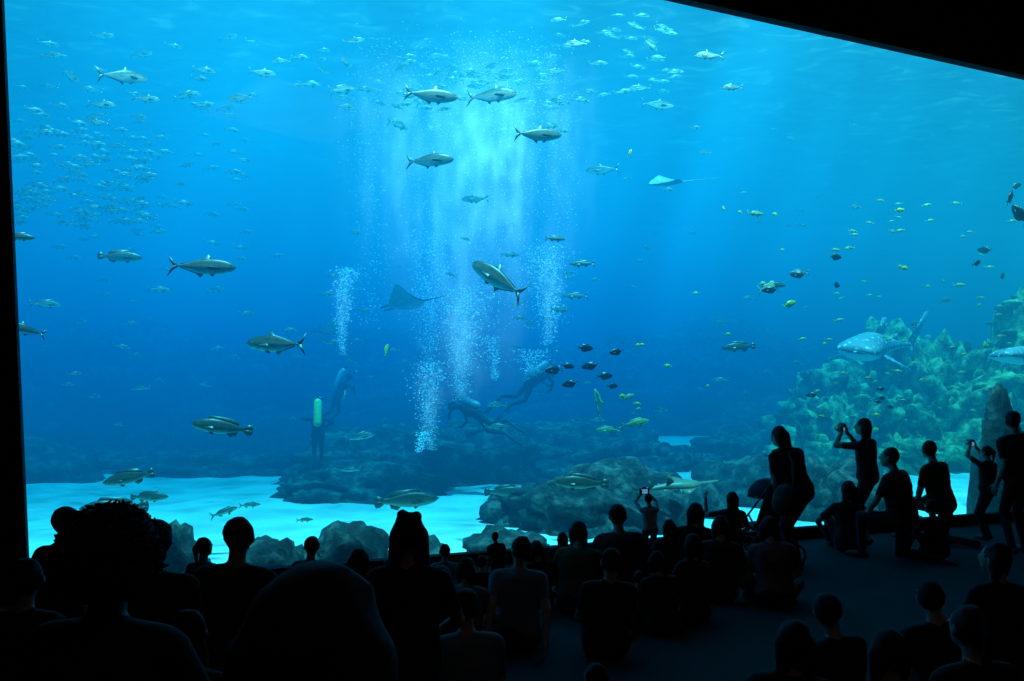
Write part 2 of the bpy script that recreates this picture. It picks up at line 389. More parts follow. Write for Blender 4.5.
g.add(v, [(0, 1, 5, 4), (2, 6, 7, 3), (4, 5, 7, 6), (0, 2, 3, 1), (0, 4, 6, 2), (1, 3, 7, 5)])
obj('wall_front_left', g.mesh('wall_front_left', [paint], False))
wl, wr_ = Wp(-7.0, 0), Wp(SR+6.5, 0)
prism('floor', [(wl[0], -7), (wr_[0], -7), wr_, wl], -.15, 0, carpet)
prism('ceiling', [(wl[0], -7), (wr_[0], -7), wr_, wl], 8.6, 8.8, ceilm)
prism('wall_left', [(wl[0]-.2, -7), (wl[0], -7), wl, (wl[0]-.2, wl[1])], 0, 8.6, paint)
prism('wall_right', [(wr_[0], -7), (wr_[0]+.2, -7), (wr_[0]+.2, wr_[1]), wr_], 0, 8.6, paint)
prism('wall_back', [(wl[0], -7.2), (wr_[0], -7.2), (wr_[0], -7), (wl[0], -7)], 0, 8.6, paint)
# acrylic pane
m, nt, out = nmat('acrylic'); fr = N(nt, 'ShaderNodeLayerWeight'); fr.inputs[0].default_value = .5
tr = N(nt, 'ShaderNodeBsdfTransparent'); tr.inputs[0].default_value = (.98, .995, 1, 1); gl = N(nt, 'ShaderNodeBsdfGlossy'); gl.inputs['Roughness'].default_value = .02
fac = math_(nt, 'MULTIPLY_ADD', math_(nt, 'POWER', fr.outputs['Facing'], 5.0), .35, .01)
mx = N(nt, 'ShaderNodeMixShader'); nt.links.new(fac, mx.inputs[0]); nt.links.new(tr.outputs[0], mx.inputs[1]); nt.links.new(gl.outputs[0], mx.inputs[2]); nt.links.new(mx.outputs[0], out.inputs[0])
prism('window_1', [Wp(-.4, .05), Wp(SR+.1, .05), Wp(SR+.1, .09), Wp(-.4, .09)], ZB-.03, ZT+.03, m)

# ------------------------------------------------------------ TANK
tankm = surf('tank_wall_render', (.05, .16, .22), .9, .5, .6, .3)
XL, XR, YB = -34, 44, 44
prism('tank_wall_back', [(XL, YB), (XR, YB), (XR, YB+.4), (XL, YB+.4)], -1.5, 11.6, tankm)
fl, frt = Wp(-8, TH+.01), Wp(SR+8, TH+.01)
prism('tank_wall_left', [(XL-.4, fl[1]-10), (XL, fl[1]-10), (XL, YB), (XL-.4, YB)], -1.5, 11.6, tankm)
prism('tank_wall_right', [(XR, frt[1]), (XR+.4, frt[1]), (XR+.4, YB), (XR, YB)], -1.5, 11.6, tankm)
def Wx(x, n): s = (x-O2.x+math.sin(ang)*n)/math.cos(ang); return Wp(s, n)
SURF = 10.4
# water volume; haze and brightness by height put in as emission
m, nt, out = nmat('sea_water_glow')
tc = N(nt, 'ShaderNodeTexCoord'); sx = N(nt, 'ShaderNodeSeparateXYZ'); nt.links.new(tc.outputs['Object'], sx.inputs[0])
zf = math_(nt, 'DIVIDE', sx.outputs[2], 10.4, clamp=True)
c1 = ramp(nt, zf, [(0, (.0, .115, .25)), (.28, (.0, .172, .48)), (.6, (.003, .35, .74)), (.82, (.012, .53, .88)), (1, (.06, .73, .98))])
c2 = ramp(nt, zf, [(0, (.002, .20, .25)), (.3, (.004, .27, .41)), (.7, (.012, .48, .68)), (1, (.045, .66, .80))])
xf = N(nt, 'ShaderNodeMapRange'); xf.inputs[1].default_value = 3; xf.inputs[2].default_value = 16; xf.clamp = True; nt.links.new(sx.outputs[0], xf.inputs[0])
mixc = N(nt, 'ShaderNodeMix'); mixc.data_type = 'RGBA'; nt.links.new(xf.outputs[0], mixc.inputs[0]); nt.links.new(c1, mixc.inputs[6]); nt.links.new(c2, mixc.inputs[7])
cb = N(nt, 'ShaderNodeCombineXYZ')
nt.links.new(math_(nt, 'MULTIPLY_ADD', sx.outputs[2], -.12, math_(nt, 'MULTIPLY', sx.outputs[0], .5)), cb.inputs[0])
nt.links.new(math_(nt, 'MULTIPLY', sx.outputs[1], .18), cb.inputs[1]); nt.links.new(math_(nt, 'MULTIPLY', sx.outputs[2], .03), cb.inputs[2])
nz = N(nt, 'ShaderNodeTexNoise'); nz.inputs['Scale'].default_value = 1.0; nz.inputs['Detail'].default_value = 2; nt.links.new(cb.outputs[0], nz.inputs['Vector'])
amp = math_(nt, 'MULTIPLY', math_(nt, 'SUBTRACT', nz.outputs['Fac'], .5), math_(nt, 'MULTIPLY', zf, 2.0))  # light shafts put into the emission as stretched noise
# broad skylight brightening in mid-tank, put into the water's emission
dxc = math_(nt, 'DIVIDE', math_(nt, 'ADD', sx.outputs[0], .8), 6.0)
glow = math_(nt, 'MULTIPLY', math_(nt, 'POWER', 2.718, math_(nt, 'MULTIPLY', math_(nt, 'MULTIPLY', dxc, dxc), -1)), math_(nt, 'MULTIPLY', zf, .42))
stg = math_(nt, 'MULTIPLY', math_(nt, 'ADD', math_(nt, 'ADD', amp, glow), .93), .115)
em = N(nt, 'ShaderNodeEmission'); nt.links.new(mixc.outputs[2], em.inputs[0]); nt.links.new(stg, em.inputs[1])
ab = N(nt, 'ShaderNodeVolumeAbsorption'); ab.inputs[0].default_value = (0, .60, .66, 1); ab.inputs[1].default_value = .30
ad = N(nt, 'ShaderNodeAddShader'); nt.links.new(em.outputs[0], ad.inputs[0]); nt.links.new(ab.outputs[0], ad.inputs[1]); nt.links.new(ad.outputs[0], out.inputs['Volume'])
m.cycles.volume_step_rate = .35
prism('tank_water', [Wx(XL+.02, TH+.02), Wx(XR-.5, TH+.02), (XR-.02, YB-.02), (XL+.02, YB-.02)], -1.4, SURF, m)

# water surface, with rippled skylight put in as an emission pattern
m, nt, out = nmat('surface_ripple_glow')
tc = N(nt, 'ShaderNodeTexCoord'); mp = N(nt, 'ShaderNodeMapping'); mp.inputs['Scale'].default_value = (.8, 1.3, 1); nt.links.new(tc.outputs['Object'], mp.inputs[0])
nz = N(nt, 'ShaderNodeTexNoise'); nz.inputs['Scale'].default_value = 1.4; nz.inputs['Detail'].default_value = 4; nz.inputs['Distortion'].default_value = 1.0; nt.links.new(mp.outputs[0], nz.inputs['Vector'])
c = ramp(nt, nz.outputs['Fac'], [(.35, (.0, .28, .72)), (.58, (.02, .42, .82)), (.72, (.25, .8, 1.0))])
em = N(nt, 'ShaderNodeEmission'); nt.links.new(c, em.inputs[0]); em.inputs[1].default_value = 1.15
tr = N(nt, 'ShaderNodeBsdfTransparent'); mx = N(nt, 'ShaderNodeMixShader'); mx.inputs[0].default_value = .6
nt.links.new(tr.outputs[0], mx.inputs[1]); nt.links.new(em.outputs[0], mx.inputs[2]); nt.links.new(mx.outputs[0], out.inputs[0])
g = Geo(); nx, ny = 90, 60; xs = np.linspace(XL+.1, XR-.6, nx); v = []
for j in range(ny):
    for x in xs:
        y0 = Wx(x, TH+.05)[1]
        if y0 > YB-1: y0 = YB-1
        y = y0+(YB-.1-y0)*j/(ny-1); v.append((x, y, SURF-.08+.05*noise.noise((x*.9, y*.9, 3))))
g.add(v, [(j*nx+i, j*nx+i+1, (j+1)*nx+i+1, (j+1)*nx+i) for j in range(ny-1) for i in range(nx-1)])
obj('water_surface', g.mesh('water_surface', [m]))

# sand bed
m, nt, out = nmat('sand'); b = N(nt, 'ShaderNodeBsdfPrincipled'); b.inputs['Roughness'].default_value = .95
tc = N(nt, 'ShaderNodeTexCoord'); nz = N(nt, 'ShaderNodeTexNoise'); nz.inputs['Scale'].default_value = .8; nz.inputs['Detail'].default_value = 8; nt.links.new(tc.outputs['Object'], nz.inputs['Vector'])
c = ramp(nt, nz.outputs['Fac'], [(.3, (.46, .58, .52)), (.6, (.86, .92, .84))]); nt.links.new(c, b.inputs['Base Color'])
bp = N(nt, 'ShaderNodeBump'); bp.inputs['Strength'].default_value = .5; bp.inputs['Distance'].default_value = .3; nt.links.new(nz.outputs['Fac'], bp.inputs['Height']); nt.links.new(bp.outputs[0], b.inputs['Normal'])
nt.links.new(b.outputs[0], out.inputs[0])
def sandz(x, y):
    r = max(0, min(1, (y-13)/16)); r = r*r*(3-2*r)
    return -.15+.12*noise.noise((x*.3, y*.3, 0))+.04*noise.noise((x*1.3, y*1.3, 5))+.75*r*max(0, min(1, (x+4)/8))
g = Geo(); nx, ny = 140, 90; xs = np.linspace(XL+.1, XR-.6, nx); v = []
for j in range(ny):
    for x in xs:
        y0 = min(Wx(x, TH+.05)[1], YB-1); y = y0+(YB-.1-y0)*(j/(ny-1))**1.3; v.append((x, y, sandz(x, y)))
g.add(v, [(j*nx+i, j*nx+i+1, (j+1)*nx+i+1, (j+1)*nx+i) for j in range(ny-1) for i in range(nx-1)])
obj('sand_bed', g.mesh('sand_bed', [m]))

# rocks
def rockmat(name, stops, sc):
    m, nt, out = nmat(name); b = N(nt, 'ShaderNodeBsdfPrincipled'); b.inputs['Roughness'].default_value = .95
    tc = N(nt, 'ShaderNodeTexCoord'); nz = N(nt, 'ShaderNodeTexNoise'); nz.inputs['Scale'].default_value = sc; nz.inputs['Detail'].default_value = 8; nz.inputs['Roughness'].default_value = .65
    nt.links.new(tc.outputs['Object'], nz.inputs['Vector']); c = ramp(nt, nz.outputs['Fac'], stops); nt.links.new(c, b.inputs['Base Color'])
    bp = N(nt, 'ShaderNodeBump'); bp.inputs['Strength'].default_value = .9; bp.inputs['Distance'].default_value = .2; nt.links.new(nz.outputs['Fac'], bp.inputs['Height']); nt.links.new(bp.outputs[0], b.inputs['Normal'])
    nt.links.new(b.outputs[0], out.inputs[0]); return m
rock_m = rockmat('reef_rock', [(.35, (.008, .014, .016)), (.50, (.035, .05, .048)), (.64, (.17, .19, .15))], 3.0)
coral_m = rockmat('coral_crust', [(.36, (.03, .05, .03)), (.47, (.16, .21, .08)), (.56, (.50, .52, .17)), (.68, (.9, .85, .4))], 3.0)
import bmesh
def rock(name, cx, cy, zb, rx, ry, h, seed, sub=4, mat=None, lump=1.0, rough=.35, parts=1, knobs=0):
    me = bpy.data.meshes.new(name); bm = bmesh.new()
    rr = random.Random(seed); pick = []
    for k in range(parts):
        bb = bmesh.ops.create_icosphere(bm, subdivisions=sub, radius=1)
        ox, oy, q = (0, 0, 1) if k == 0 else (rr.uniform(-.75, .75), rr.uniform(-.6, .4), rr.uniform(.35, .65))
        for v in bb['verts']:
            p = v.co.copy(); s3 = Vector((p.x*1.6*lump+seed*3.1+k*9, p.y*1.6*lump, p.z*1.6*lump))
            d = 1+rough*noise.fractal(s3, .9, 2.1, 5)+rough*.5*abs(noise.noise(s3*2.7))
            lay = .04*math.sin(p.z*14+3*noise.noise(s3))
            v.co = Vector(((p.x*(d+lay)*q+ox)*rx, (p.y*(d+lay)*q+oy)*ry, p.z*d*h*(q if k else 1)))
            if v.co.z > .1*h and v.co.y < .3*ry: pick.append(v.co.copy())
    for k in range(knobs):      # coral heads: domes and table corals
        c = rr.choice(pick); r = rr.uniform(.08, .28); flat = rr.choice((.35, .8, 1.1))
        bb = bmesh.ops.create_icosphere(bm, subdivisions=2, radius=1)
        for v in bb['verts']:
            d = 1+.3*noise.noise(v.co*2.5+c); v.co = Vector((v.co.x*r*d, v.co.y*r*d, v.co.z*r*flat*d))+c
    for f in bm.faces: f.smooth = True
    bm.to_mesh(me); bm.free(); me.materials.append(mat or rock_m)
    return obj(name, me, (cx, cy, zb))
def rk(name, px, D, wpx, top, depth, seed, **kw):
    x = (px-512)/F*D; w = wpx/F*D/2; zt = EYE+(400-top)/F*D; zb = sandz(x, D)-.1
    return rock(name, x, D, zb, w, depth, max(.25, (zt-zb)*.9), seed, **kw)
rk('reef_rock', 595, 14.0, 200, 466, 1.6, 1, sub=5, parts=4, knobs=25)
rk('reef_rock', 350, 10.6, 90, 524, .7, 2, parts=2)
rk('reef_rock', 275, 10.2, 70, 534, .5, 3)
rk('reef_rock', 160, 9.6, 100, 524, .5, 4, parts=2)
rk('reef_rock', 505, 11.6, 90, 528, .6, 5, parts=2)
rk('reef_rock', 420, 11.2, 60, 540, .5, 15)
rk('reef_rock', 360, 18.0, 160, 462, 1.4, 6, sub=5, parts=4)
rk('reef_rock', 440, 20.5, 270, 424, 2.0, 7, sub=5, parts=6, knobs=30)
rk('reef_rock', 560, 22.0, 210, 415, 2.0, 8, sub=5, parts=5, knobs=30)
rk('reef_rock', 655, 22.0, 120, 446, 1.5, 16, sub=5, parts=3, knobs=10)
rk('reef_rock', 760, 17.0, 120, 452, 1.2, 9, parts=3, knobs=12)
rk('reef_rock', 740, 24.0, 80, 425, 1.6, 10, parts=3)
rk('reef_rock', 708, 15.0, 50, 476, .6, 17, parts=2)
rk('reef_rock', 812, 15.0, 70, 462, .8, 18, parts=2)
rk('reef_rock', 860, 14.6, 90, 466, .8, 11, parts=3)
rk('reef_rock', 1003, 14.5, 52, 396, .6, 12, parts=2)
rk('reef_rock', 170, 23.5, 330, 446, 1.5, 13, sub=5, parts=6)
rk('reef_rock', -10, 21.0, 200, 436, 1.5, 14, parts=4)
rk('coral_reef', 915, 23.0, 215, 338, 2.4, 21, sub=6, mat=coral_m, rough=.45, lump=1.6, parts=3, knobs=420)
rk('coral_reef', 1020, 22.0, 140, 335, 1.8, 22, sub=5, mat=coral_m, rough=.45, lump=1.6, parts=2, knobs=220)
rk('coral_reef', 840, 21.5, 120, 400, 1.6, 24, sub=5, mat=coral_m, rough=.45, lump=1.6, parts=3, knobs=140)
rk('rock_ridge', 420, 34.0, 520, 340, 3.0, 31, sub=5, parts=7, rough=.5)
rk('rock_ridge', 90, 33.0, 330, 330, 2.5, 32, sub=5, parts=6, rough=.5)
rk('rock_ridge', 760, 34.0, 420, 345, 3.0, 33, sub=5, parts=6, rough=.5)

# ------------------------------------------------------------ FISH
def finfaces(pts3, th_dir, th):
    n = len(pts3); a = [np.array(p)+np.array(th_dir)*th for p in pts3]; b = [np.array(p)-np.array(th_dir)*th for p in pts3]
    return a+b, [tuple(range(n)), tuple(range(2*n-1, n-1, -1))]+[(i, n+i, n+(i+1) % n, (i+1) % n) for i in range(n)]
SPEC = {
 'jack': dict(prof=[(0, 0, 0, 0), (.02, .03, .035, .02), (.08, .075, .07, .04), (.18, .112, .10, .055), (.32, .135, .125, .065), (.48, .128, .128, .06), (.62, .095, .10, .045), (.75, .05, .055, .028), (.85, .02, .02, .014), (.9, .014, .014, .01)],
   tail='fork', dor=[(.36, .11), (.43, .20), (.48, .135), (.6, .105), (.84, .035), (.84, .015), (.6, .07)], ana=[(.5, -.11), (.55, -.18), (.6, -.12), (.84, -.035), (.84, -.015), (.6, -.07)], back=(.03, .06, .05), side=(.30, .34, .26), belly=(.85, .85, .7)),
 'grouper': dict(prof=[(0, 0, 0, 0), (.02, .03, .03, .025), (.08, .06, .065, .045), (.2, .115, .1, .07), (.35, .14, .12, .075), (.5, .13, .12, .07), (.65, .10, .10, .05), (.78, .06, .06, .03), (.88, .045, .045, .018), (.92, .045, .045, .012)],
   tail='round', dor=[(.27, .12), (.33, .18), (.5, .175), (.68, .17), (.80, .10), (.8, .05), (.5, .1)], ana=[(.6, -.09), (.68, -.16), (.78, -.12), (.8, -.05)], back=(.04, .05, .035), side=(.16, .18, .11), belly=(.45, .45, .32)),
 'snapper': dict(prof=[(0, 0, 0, 0), (.03, .03, .025, .02), (.12, .08, .06, .05), (.28, .125, .085, .06), (.45, .11, .085, .055), (.62, .08, .075, .04), (.78, .045, .045, .025), (.88, .03, .03, .012)],
   tail='fork', dor=[(.25, .11), (.33, .17), (.5, .15), (.66, .13), (.78, .07), (.76, .04), (.5, .08)], ana=[(.58, -.07), (.64, -.13), (.74, -.08), (.75, -.04)], back=(.05, .09, .08), side=(.34, .42, .32), belly=(.8, .8, .7)),
 'tang': dict(prof=[(0, 0, 0, 0), (.03, .04, .04, .015), (.1, .10, .10, .035), (.25, .165, .165, .05), (.45, .185, .185, .05), (.62, .16, .16, .04), (.76, .09, .09, .025), (.85, .035, .035, .012), (.88, .03, .03, .01)],
   tail='fork', dor=[(.2, .14), (.3, .20), (.6, .22), (.76, .14), (.74, .08), (.45, .15)], ana=[(.35, -.15), (.45, -.21), (.62, -.22), (.76, -.14), (.74, -.08), (.5, -.15)], back=(.015, .015, .02), side=(.02, .02, .025), belly=(.04, .04, .04)),
}
SPEC['yellow'] = dict(SPEC['tang'], back=(.8, .6, .02), side=(1, .8, .03), belly=(1, .9, .1))
SPEC['zebra'] = dict(SPEC['snapper'], back=(.25, .30, .07), side=(.7, .7, .18), belly=(1, 1, .6))
def fish_arrays(sp, bend=0.05):
    S = SPEC[sp]; pr = np.array(S['prof']); ts = np.linspace(0.004, pr[-1, 0], 22); R = 14
    V = []; Fc = []; C = []; back, side, bel = [np.array(S[k]) for k in ('back', 'side', 'belly')]
    def by(t): return bend*max(t-.25, 0)**1.6*2.2
    for t in ts:
        tq = t; hu, hl, w = [np.interp(tq, pr[:, 0], pr[:, k]) for k in (1, 2, 3)]
        hu = max(hu, .002); hl = max(hl, .002); w = max(w, .002)
        for k in range(R):
            a = 2*math.pi*k/R; cz = math.sin(a); z = cz*(hu if cz > 0 else hl)
            V.append((.5-t, math.cos(a)*w+by(t), z))
            q = cz; u = min(1, max(0, (q-.1)/.45)); w2 = min(1, max(0, -q)); C.append(back*u+side*(1-u)*(1-w2)+bel*w2)
    n = len(ts)
    for i in range(n-1):
        for k in range(R): Fc.append((i*R+k, i*R+(k+1) % R, (i+1)*R+(k+1) % R, (i+1)*R+k))
    Fc.append(tuple(range(R))[::-1]); Fc.append(tuple((n-1)*R+k for k in range(R)))
    def addfin(pts, col, th=(0, 1, 0), tt=.003):
        v, f = finfaces(pts, th, tt); o = len(V); V.extend([tuple(x) for x in v]); Fc.extend([tuple(i+o for i in q) for q in f]); C.extend([col]*len(v))
    fc = back*.75+side*.25
    if S['tail'] == 'fork':
        up = [(.86, .012), (.93, .065), (1.03, .18), (.985, .07), (.945, 0), (.86, 0)]
    else:
        up = [(.88, .04), (.95, .09), (1.02, .10), (1.04, .05), (1.045, 0), (.88, 0)]
    for s in (1, -1):
        addfin([(.5-t, by(min(t, 1)), z*s) for t, z in up], fc)
    addfin([(.5-t, by(t), z) for t, z in S['dor']], fc); addfin([(.5-t, by(t), z) for t, z in S['ana']], fc)
    wm = float(np.interp(.26, pr[:, 0], pr[:, 3]))
    for s in (1, -1):
        addfin([(.26, s*wm*.9, -.02), (.10, s*(wm+.05), -.0), (.06, s*(wm+.06), -.04), (.12, s*(wm+.035), -.06), (.25, s*wm*.9, -.045)], fc, (0, .3, 1), .002)
        addfin([(.2, s*.02, -.09), (.12, s*.035, -.15), (.09, s*.03, -.12), (.12, s*.015, -.09)], fc)
        v, f = ellipsoid((.5-.085, s*np.interp(.085, pr[:, 0], pr[:, 3])*.86, .022), (.014, .006, .014), None, 8, 6)
        o = len(V); V.extend([tuple(x) for x in v]); Fc.extend([tuple(i+o for i in q) for q in f]); C.extend([(.01, .01, .01)]*len(v))
    return np.array(V), Fc, np.array(C)
FA = {(s, k): fish_arrays(s, b) for s in SPEC for k, b in enumerate((.07, -.09))}
m, nt, out = nmat('fish_scales'); b = N(nt, 'ShaderNodeBsdfPrincipled'); at_ = N(nt, 'ShaderNodeAttribute'); at_.attribute_name = 'Col'
tc = N(nt, 'ShaderNodeTexCoord'); nz = N(nt, 'ShaderNodeTexNoise'); nz.inputs['Scale'].default_value = 9; nt.links.new(tc.outputs['Object'], nz.inputs['Vector'])
hv = N(nt, 'ShaderNodeMix'); hv.data_type = 'RGBA'; hv.blend_type = 'MULTIPLY'; hv.inputs[0].default_value = .5
nt.links.new(at_.outputs['Color'], hv.inputs[6]); nt.links.new(ramp(nt, nz.outputs['Fac'], [(.35, (.6, .6, .6)), (.65, (1.2, 1.2, 1.2))]), hv.inputs[7])
nt.links.new(hv.outputs[2], b.inputs['Base Color']); b.inputs['Roughness'].default_value = .4; nt.links.new(b.outputs[0], out.inputs[0]); fish_m = m
def fmesh(name, items, mat=None):
    Vs, Fs, Cs = [], [], []; n = 0
    for V, Fc, C in items:
        Vs.append(V); Fs += [tuple(i+n for i in q) for q in Fc]; Cs.append(C); n += len(V)
    me = bpy.data.meshes.new(name); me.from_pydata(np.vstack(Vs).tolist(), [], Fs)
    ca = me.color_attributes.new('Col', 'FLOAT_COLOR', 'POINT'); c4 = np.ones((n, 4)); c4[:, :3] = np.vstack(Cs); ca.data.foreach_set('color', c4.ravel())
    me.materials.append(mat or fish_m); me.polygons.foreach_set('use_smooth', np.ones(len(Fs), dtype=bool)); me.update(); return me
FM = {k: fmesh(k[0]+'_fish', [v]) for k, v in FA.items()}
NM = {'jack': 'jack_fish', 'grouper': 'grouper', 'snapper': 'snapper', 'tang': 'surgeonfish', 'yellow': 'yellow_tang', 'zebra': 'golden_trevally'}
fi = 0
def fish(sp, px, py, ex, lpx, yaw=0, pitch=0):
    """ex = metres behind the window; lpx apparent length"""
    global fi; fi += 1
    D = Dw(px)+ex; L = lpx/F*D/max(.6, abs(math.cos(math.radians(yaw))))*.97
    o = obj(NM[sp], FM[(sp, fi % 2)], at(px, py, D)); o.scale = (L, L, L)
    o.rotation_euler = (0, math.radians(-pitch), math.radians(yaw)); return o
for a in [
 ('jack', 432, 96, 2.5, 54, 5, -2), ('jack', 492, 95, 3.5, 52, -8, 0), ('jack', 538, 135, 2.6, 50, 10, 3), ('jack', 430, 160, 2.8, 50, -5, 0),
 ('jack', 204, 267, 1.8, 64, 8, 0), ('jack', 276, 344, 1.8, 66, 172, 2), ('grouper', 220, 427, 2.2, 58, 190, 8), ('jack', 498, 279, 2.0, 66, 155, 32),
 ('grouper', 122, 257, 4, 40, 10, 0), ('grouper', 20, 237, 2.0, 26, 20, 0), ('jack', 24, 329, 1.6, 36, 200, 15), ('grouper', 128, 478, 2.5, 52, 185, -12),
 ('grouper', 112, 508, 2.2, 60, 195, 0), ('grouper', 150, 497, 3, 36, 10, 0), ('grouper', 408, 500, 3.2, 62, 5, 2), ('grouper', 507, 492, 4, 42, 10, 0), ('grouper', 580, 483, 2.0, 54, 175, 3),
 ('snapper', 46, 304, 5, 26, 30, 0), ('snapper', 160, 290, 7, 22, 20, 0), ('jack', 124, 76, 3.5, 32, 50, 10), ('jack', 147, 99, 5, 26, 10, 0), ('jack', 102, 104, 5, 26, 20, 0),
 ('jack', 97, 122, 5, 22, 180, 0), ('jack', 240, 98, 5, 28, 170, 0), ('jack', 263, 73, 5, 26, 15, 0), ('jack', 205, 70, 6, 20, 30, 0), ('jack', 70, 76, 5, 18, 80, 0),
 ('snapper', 186, 95, 6, 26, 10, 15), ('snapper', 205, 105, 6, 20, 10, 10), ('snapper', 310, 84, 6, 22, 15, 0), ('snapper', 342, 90, 5, 26, 40, 20), ('snapper', 300, 57, 6, 18, 10, 0),
 ('snapper', 35, 110, 6, 16, 30, 0), ('snapper', 44, 132, 6, 18, 20, 0), ('snapper', 345, 62, 6, 14, 60, 0), ('snapper', 399, 125, 6, 18, 60, 0),
 ('jack', 576, 43, 4, 24, 170, 0), ('jack', 640, 88, 6, 22, 185, 0), ('jack', 709, 55, 3, 30, 175, 0), ('jack', 830, 34, 2, 22, 175, 0), ('jack', 732, 87, 3, 22, 170, 0), ('snapper', 652, 45, 5, 18, 60, 0),
 ('jack', 658, 105, 6, 34, 5, 0), ('jack', 602, 170, 7, 34, 170, 0), ('snapper', 555, 239, 3, 22, 10, 0), ('snapper', 582, 264, 3, 26, 175, 0), ('snapper', 510, 255, 7, 20, 10, 0), ('snapper', 575, 296, 5, 26, 175, 0),
 ('snapper', 560, 310, 6, 22, 20, 0), ('jack', 475, 199, 6, 28, 175, 0), ('zebra', 755, 214, 3, 20, 15, 0), ('yellow', 790, 304, 3, 15, 20, 20), ('zebra', 768, 288, 4, 30, 25, 15), ('snapper', 798, 273, 3, 20, 170, 0),
 ('grouper', 738, 347, 4, 34, 175, -5), ('grouper', 775, 285, 4, 24, 10, 0), ('tang', 836, 285, 3, 12, 40, 0), ('yellow', 900, 210, 3, 10, 0, 0), ('snapper', 855, 207, 7, 16, 10, 0),
 ('zebra', 960, 285, 4, 14, 10, 0), ('zebra', 835, 250, 4, 12, 10, 0), ('tang', 1011, 197, 2, 16, 50, 40), ('tang', 1019, 214, 2, 16, 130, 60), ('tang', 977, 263, 3, 12, 30, 20), ('tang', 1002, 276, 3, 10, 60, 0), ('tang', 985, 250, 4, 10, 120, 10), ('tang', 1016, 186, 4, 14, 10, 20),
 ('zebra', 628, 397, 4, 16, 20, 20), ('zebra', 600, 405, 4, 26, 240, 50), ('zebra', 636, 423, 4, 30, 15, 10), ('zebra', 608, 430, 5, 26, 175, 0), ('snapper', 497, 427, 5, 26, 10, 0), ('snapper', 497, 405, 7, 22, 185, 0),
 ('snapper', 360, 437, 5, 30, 15, 10), ('snapper', 395, 350, 7, 12, 200, 0), ('snapper', 520, 318, 7, 14, 20, 0), ('snapper', 290, 330, 8, 16, 20, 0), ('snapper', 225, 512, 3, 22, 40, 15), ('snapper', 250, 505, 4, 20, 20, 0),
 ('snapper', 305, 520, 3, 16, 20, 0), ('snapper', 350, 470, 5, 20, 170, 0), ('snapper', 660, 410, 7, 18, 10, 0), ('snapper', 820, 410, 4.5, 20, 10, 0), ('snapper', 720, 380, 7, 18, 170, 0), ('snapper', 930, 455, 2, 22, 20, 0),
 ('zebra', 345, 395, 7, 10, 100, 40), ('yellow', 386, 350, 5, 9, 60, 60), ('yellow', 630, 153, 4, 8, 40, 60), ('yellow', 622, 396, 4, 9, 30, 0), ('yellow', 905, 268, 3, 9, 30, 0), ('zebra', 900, 267, 4, 14, 30, 0), ('yellow', 640, 425, 4, 10, 30, 0),
 ('zebra', 862, 430, 1.6, 18, 70, 20), ('snapper', 915, 325, 3, 16, 80, 10), ('snapper', 945, 300, 4, 16, 20, 10), ('zebra', 985, 345, 3, 16, 60, 10)]:
    fish(*a)
for px, py, l in [(585, 348, 18), (616, 352, 15), (554, 370, 20), (570, 384, 17), (590, 366, 18), (605, 376, 17), (612, 386, 13), (568, 366, 14), (881, 389, 9), (882, 398, 9), (890, 407, 9), (878, 402, 8), (835, 257, 16), (798, 275, 15), (770, 290, 16), (812, 395, 12)]:
    fish('tang', px, py, random.uniform(2.0, 3.2), l, random.choice((20, 160, 200)), random.uniform(-10, 10))
def school(name, sp, n, px0, px1, py0, py1, ex0, ex1, Lm, yawc, seed, cl=None):
    rr = random.Random(seed); items = []
    for i in range(n):
        px = rr.uniform(px0, px1); py = rr.uniform(py0, py1)
        D = Dw(px)+rr.uniform(ex0, ex1); V, Fc, C = FA[(sp, i % 2)]
        R = np.array(Euler((0, math.radians(rr.uniform(-12, 12)), math.radians(yawc+rr.uniform(-30, 30)+(180 if rr.random() < .3 else 0)))).to_matrix())
        L = Lm*rr.uniform(.75, 1.2); items.append((V@R.T*L+np.array(at(px, py, D)), Fc, C))
    return obj(name, fmesh(name, items))
school('fish_school', 'snapper', 120, 12, 150, 120, 225, 7, 11, .40, 10, 1)
school('fish_school', 'snapper', 46, 80, 260, 130, 250, 8, 12, .38, 10, 11)
school('fish_school', 'snapper', 40, 360, 560, 55, 130, 6, 10, .38, 10, 2)
school('fish_school', 'jack', 28, 400, 570, 65, 105, 6, 9, .42, 175, 3)
school('fish_school', 'snapper', 40, 550, 680, 15, 100, 5.5, 9, .36, 10, 4)
school('fish_school', 'snapper', 60, 60, 560, 225, 430, 7, 12, .32, 20, 5)
school('fish_school', 'snapper', 44, 560, 860, 110, 420, 7, 12, .32, 10, 6)
school('fish_school', 'yellow', 16, 590, 880, 150, 430, 3, 6, .15, 20, 12)
school('fish_school', 'zebra', 30, 830, 1020, 200, 340, 3.5, 6, .20, 10, 7)
school('fish_school', 'jack', 34, 20, 360, 35, 120, 6, 10, .38, 15, 8)
school('fish_school', 'zebra', 30, 800, 1010, 330, 440, 2, 4.5, .16, 10, 9)

# whale shark
m, nt, out = nmat('whale_shark_skin'); b = N(nt, 'ShaderNodeBsdfPrincipled'); b.inputs['Roughness'].default_value = .6
a2 = N(nt, 'ShaderNodeAttribute'); a2.attribute_name = 'Col'; tc = N(nt, 'ShaderNodeTexCoord'); vo = N(nt, 'ShaderNodeTexVoronoi'); vo.inputs['Scale'].default_value = 30
nt.links.new(tc.outputs['Object'], vo.inputs['Vector']); sp = ramp(nt, vo.outputs['Distance'], [(.22, (1, 1, 1)), (.34, (0, 0, 0))])
mm = N(nt, 'ShaderNodeMix'); mm.data_type = 'RGBA'; nt.links.new(sp, mm.inputs[0]); nt.links.new(a2.outputs['Color'], mm.inputs[6]); mm.inputs[7].default_value = (.75, .75, .7, 1)
nt.links.new(mm.outputs[2], b.inputs['Base Color']); nt.links.new(b.outputs[0], out.inputs[0]); ws_m = m
